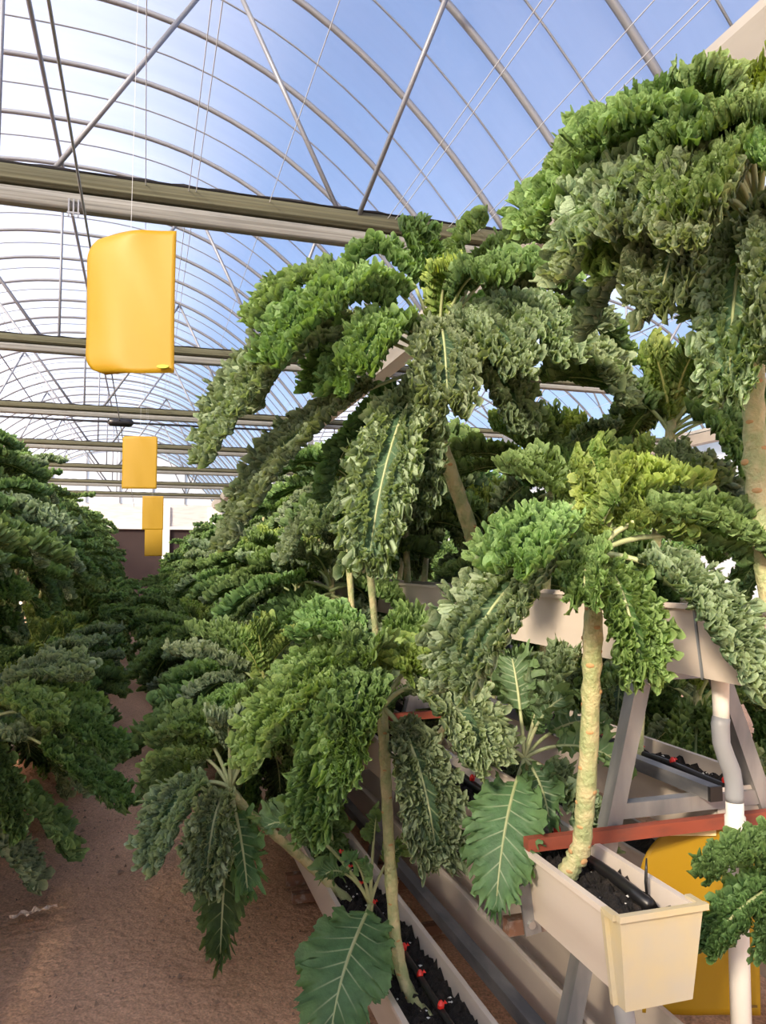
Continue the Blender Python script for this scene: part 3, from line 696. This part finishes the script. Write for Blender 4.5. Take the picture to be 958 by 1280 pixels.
row(XO + .12, RO - .05, 3.9, 15, .62, .2, (1.5, 2.1), 'curly kale plant in the trough behind the A-frame legs', 'kale in the trough behind the A-frame legs', 4, near=7, n=13, young=.35, count='%s kale in the trough behind the A-frame legs, beyond the spreading stalks')
row(XOB + .12, RB, 3.0, 12, .62, .25, (.7, 1.1), 'curly kale plant in the low trough on the far slope of the stand', 'kale in the far low trough', 5, near=6, n=12)
# rack on the other side of the path
for x0, rim, lab in ((-1.14, RB, 'low'), (-1.40, RM, 'middle'), (-1.85, RT, 'top')):
    trough(x0, rim, -1.8, END, 'white plastic %s trough of the rack across the path, overgrown by kale' % lab, 'plain')
    soil(x0, rim, -1.8, 10, 'dark potting soil in the %s trough of the rack across the path' % lab, fine=False)
for y in (3.0, 5.0, 7.0, 9.0):
    s = thing('rack_stand', (-1.72, y, 0), 'grey A-frame stand across the path, buried in kale', 'stand', 'A-frame stands across the path')
    MB().bar((.085, 0, 1.31), (.44, 0, 0), .05, .05, up=(0, 1, 0)).build('leg', 'galvanized', s)
    MB().bar((-.175, 0, 1.29), (-.66, 0, 0), .05, .05, up=(0, 1, 0)).build('leg', 'galvanized', s)
    MB().bar((-.2, 0, .865), (.2, 0, .865), .04, .045).build('tie_bar', 'galvanized', s)
    MB().bar((.25, 0, .577), (.58, 0, .577), .04, .042).build('trough_arm', 'rust', s)
row(-1.02, RB - .05, 4.1, 29, .5, .12, (.6, 1.0), 'curly green kale plant leaning over the path from the rack across it', 'low kale across the path', 6, near=10, count='%s low kale across the path beyond the one with a single leaf over dirt')
row(-1.02, RB - .05, -1.6, 1.9, .45, -.15, (.6, .9), 'low kale plant at the start of the rack across the path', 'low kale at the start of the rack across the path', 19, n=12)  # out of view, added to block low sun from the path
row(-1.28, RM - .05, -1.6, 2.9, .42, -.1, (1.45, 1.7), 'curly kale plant at the start of the rack across the path', 'kale at the start of the rack across the path', 17, n=12)  # unseen plants added to keep the near path in shade
row(-1.72, RT - .05, -1.5, 4.6, .6, -.1, (1.95, 2.2), 'tall kale plant at the start of the top trough across the path', 'tall kale at the start of the rack across the path', 18, n=12)  # also out of view, added for the shade they cast on the path
row(-1.28, RM - .05, 3.6, 29, .55, .15, (1.5, 2.0), 'curly dark kale plant in the middle trough across the path', 'middle kale across the path', 7, near=10)
row(-1.72, RT - .05, 5.0, 29, .6, .2, (2.35, 2.75), 'tall curly kale plant in the top trough across the path', 'top kale across the path', 8, near=10)
# next rack beyond, only glimpsed
for x, z0, z1, lab, sd_ in ((3.75, .8, 1.2, 'low', 9), (4.3, 1.5, 2.0, 'upper', 10)):
    trough(x - .12, z0 - .35, 2.2, 16, 'white plastic %s trough of the next rack beyond the stand' % lab, 'plain')
    row(x, z0 - .4, 2.6, 16, .7, -.2, (z0, z1), 'dark green kale plant in the %s trough of the next rack' % lab, 'kale of the next rack, %s trough' % lab, sd_, near=0)

# --- the individual plants in front
def hero(base, crown_px, d, label, pts=None, r0=.024, seed=1, rings=26, scars=True):
    C = at_d(*crown_px, d); base = np.asarray(base, float)
    t = thing('kale_plant', base, label, 'kale plant')
    pp = [base - (0, 0, .02)] + [at_d(*q) for q in (pts or [])] + [C]
    stem_obj(t, pp, r0, r0 * .85, scars, seed, rings)
    return t, C
CB, CG, CYg, CF, CD = 'kale_blue', 'kale_green', 'kale_young', 'kale_flat', 'kale_dark'

# tall plant of the top trough, big crown over the path
t, C = hero((1.55, 3.25, RT - .05), (548, 455), 3.10, 'tall kale with wide crown of blue green leaves on bare curved stem', [(603, 715, 3.42), (588, 660, 3.3), (560, 580, 3.2), (535, 510, 3.12)], .032, 2)
for tip, d, l1, l2, W, mt, k in [
    ((332, 395), 3.05, .34, .30, .125, CG, {}), ((276, 520), 3.0, .36, .36, .15, CB, {}), ((268, 560), 2.85, .30, .42, .15, CB, {}),
    ((292, 668), 2.9, .16, .30, .13, CB, {}), ((462, 698), 2.62, .16, .34, .165, CB, {}), ((560, 500), 2.6, .30, .22, .15, CB, {}),
    ((772, 492), 2.95, .24, .34, .145, CB, {}), ((742, 395), 3.1, .34, .26, .13, CB, {}), ((668, 300), 3.3, .30, .12, .12, CG, {}),
    ((455, 325), 3.15, .36, .16, .11, CG, {}), ((520, 300), 3.2, .30, .08, .09, CG, {'pet': .12}), ((590, 290), 3.1, .30, .10, .10, CG, {'pet': .12}),
    ((560, 345), 2.95, .22, .08, .08, CYg, {'pet': .1, 'lam': .034}), ((700, 600), 3.3, .16, .26, .13, CG, {}), ((400, 470), 3.45, .3, .25, .13, CG, {}),
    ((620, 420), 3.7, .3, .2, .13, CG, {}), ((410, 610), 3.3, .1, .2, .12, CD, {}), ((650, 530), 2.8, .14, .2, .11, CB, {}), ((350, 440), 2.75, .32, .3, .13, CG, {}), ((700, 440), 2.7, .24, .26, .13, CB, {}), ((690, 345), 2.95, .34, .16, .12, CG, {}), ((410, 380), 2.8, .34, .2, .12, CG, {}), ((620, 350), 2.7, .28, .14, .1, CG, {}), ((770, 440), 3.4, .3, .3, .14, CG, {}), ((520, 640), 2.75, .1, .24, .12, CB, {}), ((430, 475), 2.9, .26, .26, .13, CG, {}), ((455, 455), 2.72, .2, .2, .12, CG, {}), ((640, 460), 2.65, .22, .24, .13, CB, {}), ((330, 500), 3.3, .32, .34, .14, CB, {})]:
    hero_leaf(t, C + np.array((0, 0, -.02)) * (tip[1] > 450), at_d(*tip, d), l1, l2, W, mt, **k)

# tall plant at the near end of the top trough
t, C = hero((1.56, 1.62, RT - .05), (948, 290), 1.95, 'tallest kale with thick pale stem, crown brushing the gutter above top trough', [(950, 650, 2.0), (944, 560, 2.0), (942, 480, 1.98), (945, 380, 1.96)], .029, 3)
for tip, d, l1, l2, W, mt, k in [
    ((676, 275), 1.98, .30, .22, .105, CG, {}), ((722, 205), 2.05, .30, .16, .10, CG, {}), ((825, 378), 1.70, .20, .24, .115, CB, {}),
    ((912, 486), 1.68, .12, .26, .10, CB, {}), ((748, 398), 2.15, .22, .20, .10, CB, {}), ((815, 140), 2.0, .26, .08, .09, CG, {}),
    ((880, 115), 1.9, .24, .06, .09, CG, {}), ((950, 105), 2.05, .22, .03, .08, CYg, {'pet': .12}), ((1060, 160), 2.0, .26, .12, .1, CG, {}),
    ((1120, 280), 1.9, .24, .2, .1, CB, {}), ((1050, 470), 1.75, .15, .25, .1, CB, {}), ((860, 260), 1.62, .24, .14, .1, CG, {}),
    ((990, 200), 1.6, .26, .1, .1, CG, {}), ((905, 200), 2.3, .24, .1, .1, CG, {}), ((800, 250), 2.35, .25, .15, .1, CG, {}), ((985, 420), 1.6, .2, .2, .1, CB, {}), ((770, 330), 1.85, .26, .22, .1, CG, {}), ((760, 170), 1.8, .3, .12, .1, CG, {}), ((850, 175), 1.75, .28, .1, .1, CG, {}), ((700, 240), 2.2, .3, .18, .1, CB, {}), ((890, 370), 2.1, .16, .18, .1, CD, {}), ((930, 150), 1.7, .25, .06, .09, CG, {}), ((735, 292), 1.8, .30, .22, .11, CB, {}), ((790, 282), 1.72, .28, .2, .11, CB, {}), ((715, 335), 2.0, .26, .22, .11, CB, {}), ((860, 300), 1.6, .22, .2, .1, CB, {}), ((770, 215), 2.1, .3, .16, .11, CG, {})]:
    hero_leaf(t, C, at_d(*tip, d), l1, l2, W, mt, **{'lam': .032, **k})

# plant in the end-capped trough, bare ringed stem
t, C = hero((1.13, 1.93, RM - .05), (742, 692), 2.02, 'kale with long bare yellowish ringed stem rooted in end capped trough', [(706, 1098, 2.08), (728, 1060, 2.07), (737, 930, 2.05), (742, 780, 2.02)], .026, 4, 46)
for tip, d, l1, l2, W, mt, k in [
    ((577, 838), 1.82, .10, .16, .125, CB, {}), ((650, 700), 1.80, .11, .09, .10, CG, {}), ((800, 832), 1.84, .06, .14, .095, CG, {}),
    ((965, 690), 1.95, .16, .12, .095, CG, {}), ((940, 850), 1.80, .09, .18, .085, CB, {}), ((1000, 760), 2.1, .14, .16, .1, CG, {}),
    ((745, 600), 2.02, .06, .02, .035, CYg, {'pet': .05, 'lam': .03, 'cup': .6}), ((712, 585), 2.06, .06, .02, .035, CYg, {'pet': .05, 'lam': .03, 'cup': .6}),
    ((790, 590), 2.1, .06, .02, .04, CYg, {'pet': .05, 'lam': .03, 'cup': .6}), ((770, 625), 1.95, .05, .02, .03, CYg, {'pet': .05, 'lam': .03, 'cup': .6}),
    ((655, 585), 2.2, .10, .06, .08, CG, {}), ((850, 600), 2.25, .12, .08, .09, CYg, {}), ((730, 745), 1.85, .05, .08, .06, CG, {}), ((830, 660), 2.05, .08, .06, .08, CYg, {})]:
    hero_leaf(t, C, at_d(*tip, d), l1, l2, W, mt, **{'lam': .030, **k})

# plant of the ground trough with pale straight stem
t, C = hero((.86, 2.30, RB - .05), (478, 885), 2.50, 'bushy kale with slim pale stem rooted in near part of ground level trough', [(508, 1238, 2.5), (494, 1180, 2.5), (486, 1050, 2.5), (482, 960, 2.5)], .020, 5, 26)
for tip, d, l1, l2, W, mt, k in [
    ((318, 940), 2.45, .18, .18, .12, CG, {}), ((392, 1030), 2.28, .14, .22, .12, CG, {}), ((598, 935), 2.32, .16, .16, .125, CB, {}),
    ((545, 1062), 2.28, .10, .20, .13, CB, {}), ((402, 785), 2.6, .18, .08, .11, CG, {}), ((520, 790), 2.6, .18, .07, .11, CG, {}),
    ((575, 850), 2.6, .16, .12, .11, CG, {}), ((455, 815), 2.4, .14, .08, .09, CG, {}), ((360, 860), 2.6, .2, .12, .11, CG, {}), ((440, 900), 2.2, .16, .1, .1, CG, {}),
    ((505, 830), 2.45, .12, .06, .08, CYg, {}), ((430, 960), 2.3, .1, .14, .1, CG, {})]:
    hero_leaf(t, C, at_d(*tip, d), l1, l2, W, mt, **{'lam': .032, **k})

# plant leaning right into the path
t, C = hero((.84, 3.15, RB - .05), (288, 985), 2.95, 'kale leaning far out over the dirt path with fan of pale leaf stalks', [(392, 1085, 3.2), (340, 1040, 3.05), (305, 1010, 2.98)], .018, 6, 20, False)
for tip, d, l1, l2, W, mt, k in [
    ((196, 1062), 2.85, .12, .20, .12, CB, {}), ((258, 1098), 2.75, .08, .2, .11, CB, {}), ((225, 915), 3.05, .14, .1, .12, CG, {}),
    ((330, 880), 3.1, .14, .06, .11, CG, {}), ((205, 955), 3.1, .12, .12, .11, CG, {}), ((285, 905), 2.85, .12, .05, .1, CB, {}),
    ((275, 1205), 2.85, .02, .1, .10, CD, {'kind': 'flat', 'lam': .06}), ((360, 920), 3.0, .12, .08, .11, CG, {}), ((310, 1120), 2.8, .02, .1, .08, CD, {'kind': 'flat', 'lam': .06})]:
    hero_leaf(t, C, at_d(*tip, d), l1, l2, W, mt, **{'lam': .032, **k})

# plant with long lobed flat leaves in the end-capped trough
t, C = hero((1.15, 2.45, RM - .05), (656, 948), 2.45, 'kale with long flat lobed leaves and white midribs in end capped trough', [(672, 1000, 2.5)], .014, 7, 12, False)
for tip, d, l1, l2, W, mt, k in [
    ((620, 1138), 2.12, .06, .16, .125, CF, {'lobe': .1}), ((688, 1030), 2.3, .03, .08, .06, CF, {}), ((640, 822), 2.55, .1, .04, .085, CF, {}),
    ((705, 872), 2.45, .08, .03, .06, CF, {}), ((785, 965), 2.4, .08, .08, .07, CF, {}), ((755, 905), 2.6, .08, .05, .07, CF, {}),
    ((585, 945), 2.4, .05, .06, .07, CD, {}), ((740, 1050), 2.35, .06, .1, .07, CB, {'kind': 'curly'}), ((700, 830), 2.6, .08, .04, .07, CB, {'kind': 'curly'})]:
    kk = dict(kind='flat', lam=.05, frill=.7, rib=.006); kk.update(k)
    hero_leaf(t, C, at_d(*tip, d), l1, l2, W, mt, **kk)

# side shoot with smooth broad leaf at the ground trough
t, C = hero((.80, 2.50, RB - .04), (463, 1130), 2.60, 'young kale shoot with yellow green stalks and one broad smooth veined leaf beside ground trough', [(462, 1160, 2.6)], .012, 8, 8, False)
for tip, d, l1, l2, W, mt, k in [
    ((412, 1305), 2.25, .03, .14, .16, CF, {'pet': .12, 'lobe': .03, 'lam': .09}), ((405, 1095), 2.5, .07, .06, .055, CF, {'pet': .55}), ((330, 1035), 2.4, .12, .12, .085, CF, {'pet': .45}),
    ((440, 1075), 2.45, .05, .04, .05, CF, {'pet': .4}), ((470, 1020), 2.6, .08, .02, .05, CD, {'pet': .55}), ((500, 1060), 2.65, .06, .03, .045, CG, {'pet': .5})]:
    hero_leaf(t, C, at_d(*tip, d), l1, l2, W, mt, **{'kind': 'flat', 'lam': .07, 'frill': .45, 'rib': .006, **k})

# plant across the path whose leaves reach over the dirt
t, C = hero((-1.0, 3.55, RB - .05), (-25, 905), 3.45, 'kale across the path holding a single leaf low over the dirt', [(-30, 1000, 3.5)], .017, 12, 12, False)
for tip, d, l1, l2, W, mt, k in [
    ((152, 1003), 3.25, .10, .06, .085, CD, {'pet': .42}), ((140, 940), 3.4, .16, .12, .1, CG, {}), ((18, 1040), 3.3, .08, .14, .07, CD, {}), ((95, 840), 3.5, .18, .08, .1, CB, {}),
    ((60, 900), 3.2, .14, .1, .1, CG, {}), ((110, 885), 3.7, .2, .1, .1, CG, {}), ((-90, 1030), 3.3, .08, .16, .1, CD, {})]:
    hero_leaf(t, C, at_d(*tip, d), l1, l2, W, mt, **{'lam': .034, **k})

# leaves coming in from the far low trough, by the pipe
t, C = hero((2.22, 1.75, RB), (1045, 1090), 2.05, 'low kale with deep green finely curled leaves hanging before the white drain pipe', None, .018, 9, 10, False)
for tip, d, l1, l2, W, mt, k in [
    ((890, 1090), 1.95, .07, .07, .055, CD, {}), ((892, 1180), 1.92, .05, .09, .06, CD, {}), ((958, 1065), 2.0, .07, .05, .06, CD, {}), ((965, 1190), 1.9, .06, .1, .06, CD, {}), ((1120, 1080), 2.0, .1, .1, .09, CD, {})]:
    hero_leaf(t, C, at_d(*tip, d), l1, l2, W, mt, lam=.026, **k)

# plants filling in behind: crown heights read from the photo
for base, cpx, d, lab, sd_, n, s, yg in [
    ((1.84, 2.62, RO - .05), (840, 520), 3.05, 'yellow green backlit kale growing behind the thick pale stem', 31, 18, .92, .6),  # backlit brightness is put into the colour through the paler young leaves
    ((1.80, 3.3, RO - .05), (690, 590), 3.6, 'kale with spreading yellowish stalks between the bare curved stem and backlit kale', 32, 18, .85, .3),
    ((1.56, 2.42, RT - .05), (760, 640), 2.75, 'low bright kale in the top trough behind the ringed stem kale', 33, 15, .75, .4),
    ((1.12, 3.0, RM - .05), (585, 860), 3.1, 'kale in shade below the top trough, beside flat leaved kale', 34, 12, .55, .1),
    ((1.15, 3.75, RM - .05), (452, 610), 4.05, 'kale with bare pale stem below the hanging leaf of the wide crown', 35, 11, .8, .1),
    ((1.12, 4.1, RM - .05), (428, 600), 4.3, 'kale with thin bare stem right beside the pale bare stem', 37, 11, .8, .1),
    ((.86, 3.6, RB - .05), (330, 850), 3.5, 'mid green kale overhanging the path behind the stalky leaning kale', 36, 16, .85, .1)]:
    grow(base, at_d(*cpx, d), lab, None, sd_, n, s, .02, young=yg, scars=False)

# ------------------------------------------------------------------ yellow sticky cards
def card(c, wd, hg, rz, label, corners, bend=.03, tilt=0.0, mark=True, thread=None, name='sticky_card', crn=.045):
    t = thing(name, c, label, 'sticky card'); t.rotation_euler = (tilt, 0, rz)
    nx, nz = 22, 28; V = []
    for j in range(nz):
        for i in range(nx):
            u = i / (nx - 1); v = j / (nz - 1); x = (u - .5) * wd; z = (v - .5) * hg
            # rounded corners on the chosen side
            def cut(cx_, cz_, R):
                return R
            xl, xr = -wd / 2, wd / 2
            for (sx, sz, R) in corners:
                dz = hg / 2 - sz * z
                if dz < R:
                    k = R - math.sqrt(max(R * R - (R - dz) ** 2, 0))
                    if sx < 0: xl = max(xl, -wd / 2 + k)
                    else: xr = min(xr, wd / 2 - k)
            x = xl + u * (xr - xl)
            y = bend * ((.5 - u) ** 2 * 2.2 * (u < .5) + .12 * math.sin(v * 4.2 + u * 2.5)) + .0012 * math.sin(u * 11 + v * 6)
            V.append((x, y, z))
    f = [(j * nx + i, j * nx + i + 1, (j + 1) * nx + i + 1, (j + 1) * nx + i) for j in range(nz - 1) for i in range(nx - 1)]
    s = MB().add(V, f).build('sheet', 'yellow_card', t, True)
    md = s.modifiers.new('thick', 'SOLIDIFY'); md.thickness = .0015
    if mark:
        a = np.linspace(0, 6.28, 17)[:-1]
        m = MB(); q = [(wd * .39 + wd * .065 * math.cos(b), -.010, -hg * .463 + hg * .012 * math.sin(b)) for b in a]
        m.add(q + [(x, -.004, z) for x, y, z in q], [tuple(range(16))[::-1]] + [(i, (i + 1) % 16, 16 + (i + 1) % 16, 16 + i) for i in range(16)])
        m.build('printed_mark', 'card_green', t)
    if thread is not None:
        MB().tube([(0, .005, hg / 2 - .01), ((-.04 - c[0]) * math.cos(rz), (.04 + c[0]) * math.sin(rz), thread - c[2])], .0006, 5).build('thread', 'wire', t)
    return t
def card_at(px0, py0, px1, py1, d, **k):
    a = at_d(px0, (py0 + py1) / 2, d); b = at_d(px1, (py0 + py1) / 2, d)
    return at_d((px0 + px1) / 2, (py0 + py1) / 2, d), np.linalg.norm(b - a), (py1 - py0) * d / F
wz = CAM[2] + 2.36
c, a, b = card_at(103, 286, 219, 467, 2.12)
card(c, a, b, -.30, 'large yellow sticky card with curled rounded edge hanging over the path', [(-1, 1, .075), (-1, -1, .06)], .05, thread=4.22)
c, a, b = card_at(153, 545, 196, 611, 5.9); card(c, a, b, -.2, 'yellow sticky card hanging over the path between the large curled one and the small pair', [(-1, 1, .012), (1, 1, .012)], .02, mark=False, thread=4.22)
c, a, b = card_at(178, 620, 204, 662, 9.8); card(c, a, b, -.2, 'small yellow sticky card hanging over the path, upper of two overlapping', [], .02, mark=False, thread=4.22)
c, a, b = card_at(181, 655, 203, 695, 11.0); card(c, a, b, -.2, 'small yellow sticky card hanging over the path, lower of two overlapping', [], .02, mark=False, thread=4.22)
# large card leaning behind the drain pipe
c, a, b = card_at(803, 1035, 948, 1265, 2.36)
t = card(c, a, b, -.30, 'big yellow sticky card with rounded pale top leaning behind the white drain pipe', [(-1, 1, .17)], .03, mark=False, name='sticky_card')
MB().box((-.02, -.012, b * .472), (a * .40, .004, b * .035)).build('folded_edge', 'card_back', t)
MB().box((a * .40, -.012, -b * .44), (a * .11, .002, b * .012)).build('printed_mark', 'card_ink', t)

# ------------------------------------------------------------------ litter on the path
c = at_Z(42, 1143, .012); t = thing('dry_leaf', c, 'curled pale dry leaf lying on the dirt path', 'dry leaf')
m = MB(); n = 16; r = np.random.default_rng(3); V = []
for i in range(n):
    u = i / (n - 1) - .5
    for v in (-1, -.4, .4, 1): V.append((u * .20, v * .022 * (1 - 3.2 * u * u) + .012 * math.sin(u * 20), .004 + .016 * abs(v) * abs(math.sin(u * 13 + v)) + .006 * r.random()))
m.add(V, [(i * 4 + j, i * 4 + j + 1, i * 4 + j + 5, i * 4 + j + 4) for i in range(n - 1) for j in range(3)]).build('blade', 'dry_leaf', t).rotation_euler = (0, 0, .35)
m = MB(); r = np.random.default_rng(8)
for _ in range(900):
    x, y = r.uniform(-.9, .72), r.uniform(1.5, 7); s = r.uniform(.003, .009) * (1 + (r.random() < .06) * 1.2)
    m.add(np.array((x, y, -.004)) + s * np.array([(1, 0, 0), (-.5, .8, 0), (-.5, -.8, 0), (0, 0, 1.2)]) * r.uniform(.6, 1.4, (4, 1)), [(0, 1, 3), (1, 2, 3), (2, 0, 3)])
o = m.build('dirt_crumbs', 'pebble'); tag(o, 'small dirt crumbs and debris scattered on the path', 'debris', kind='stuff')
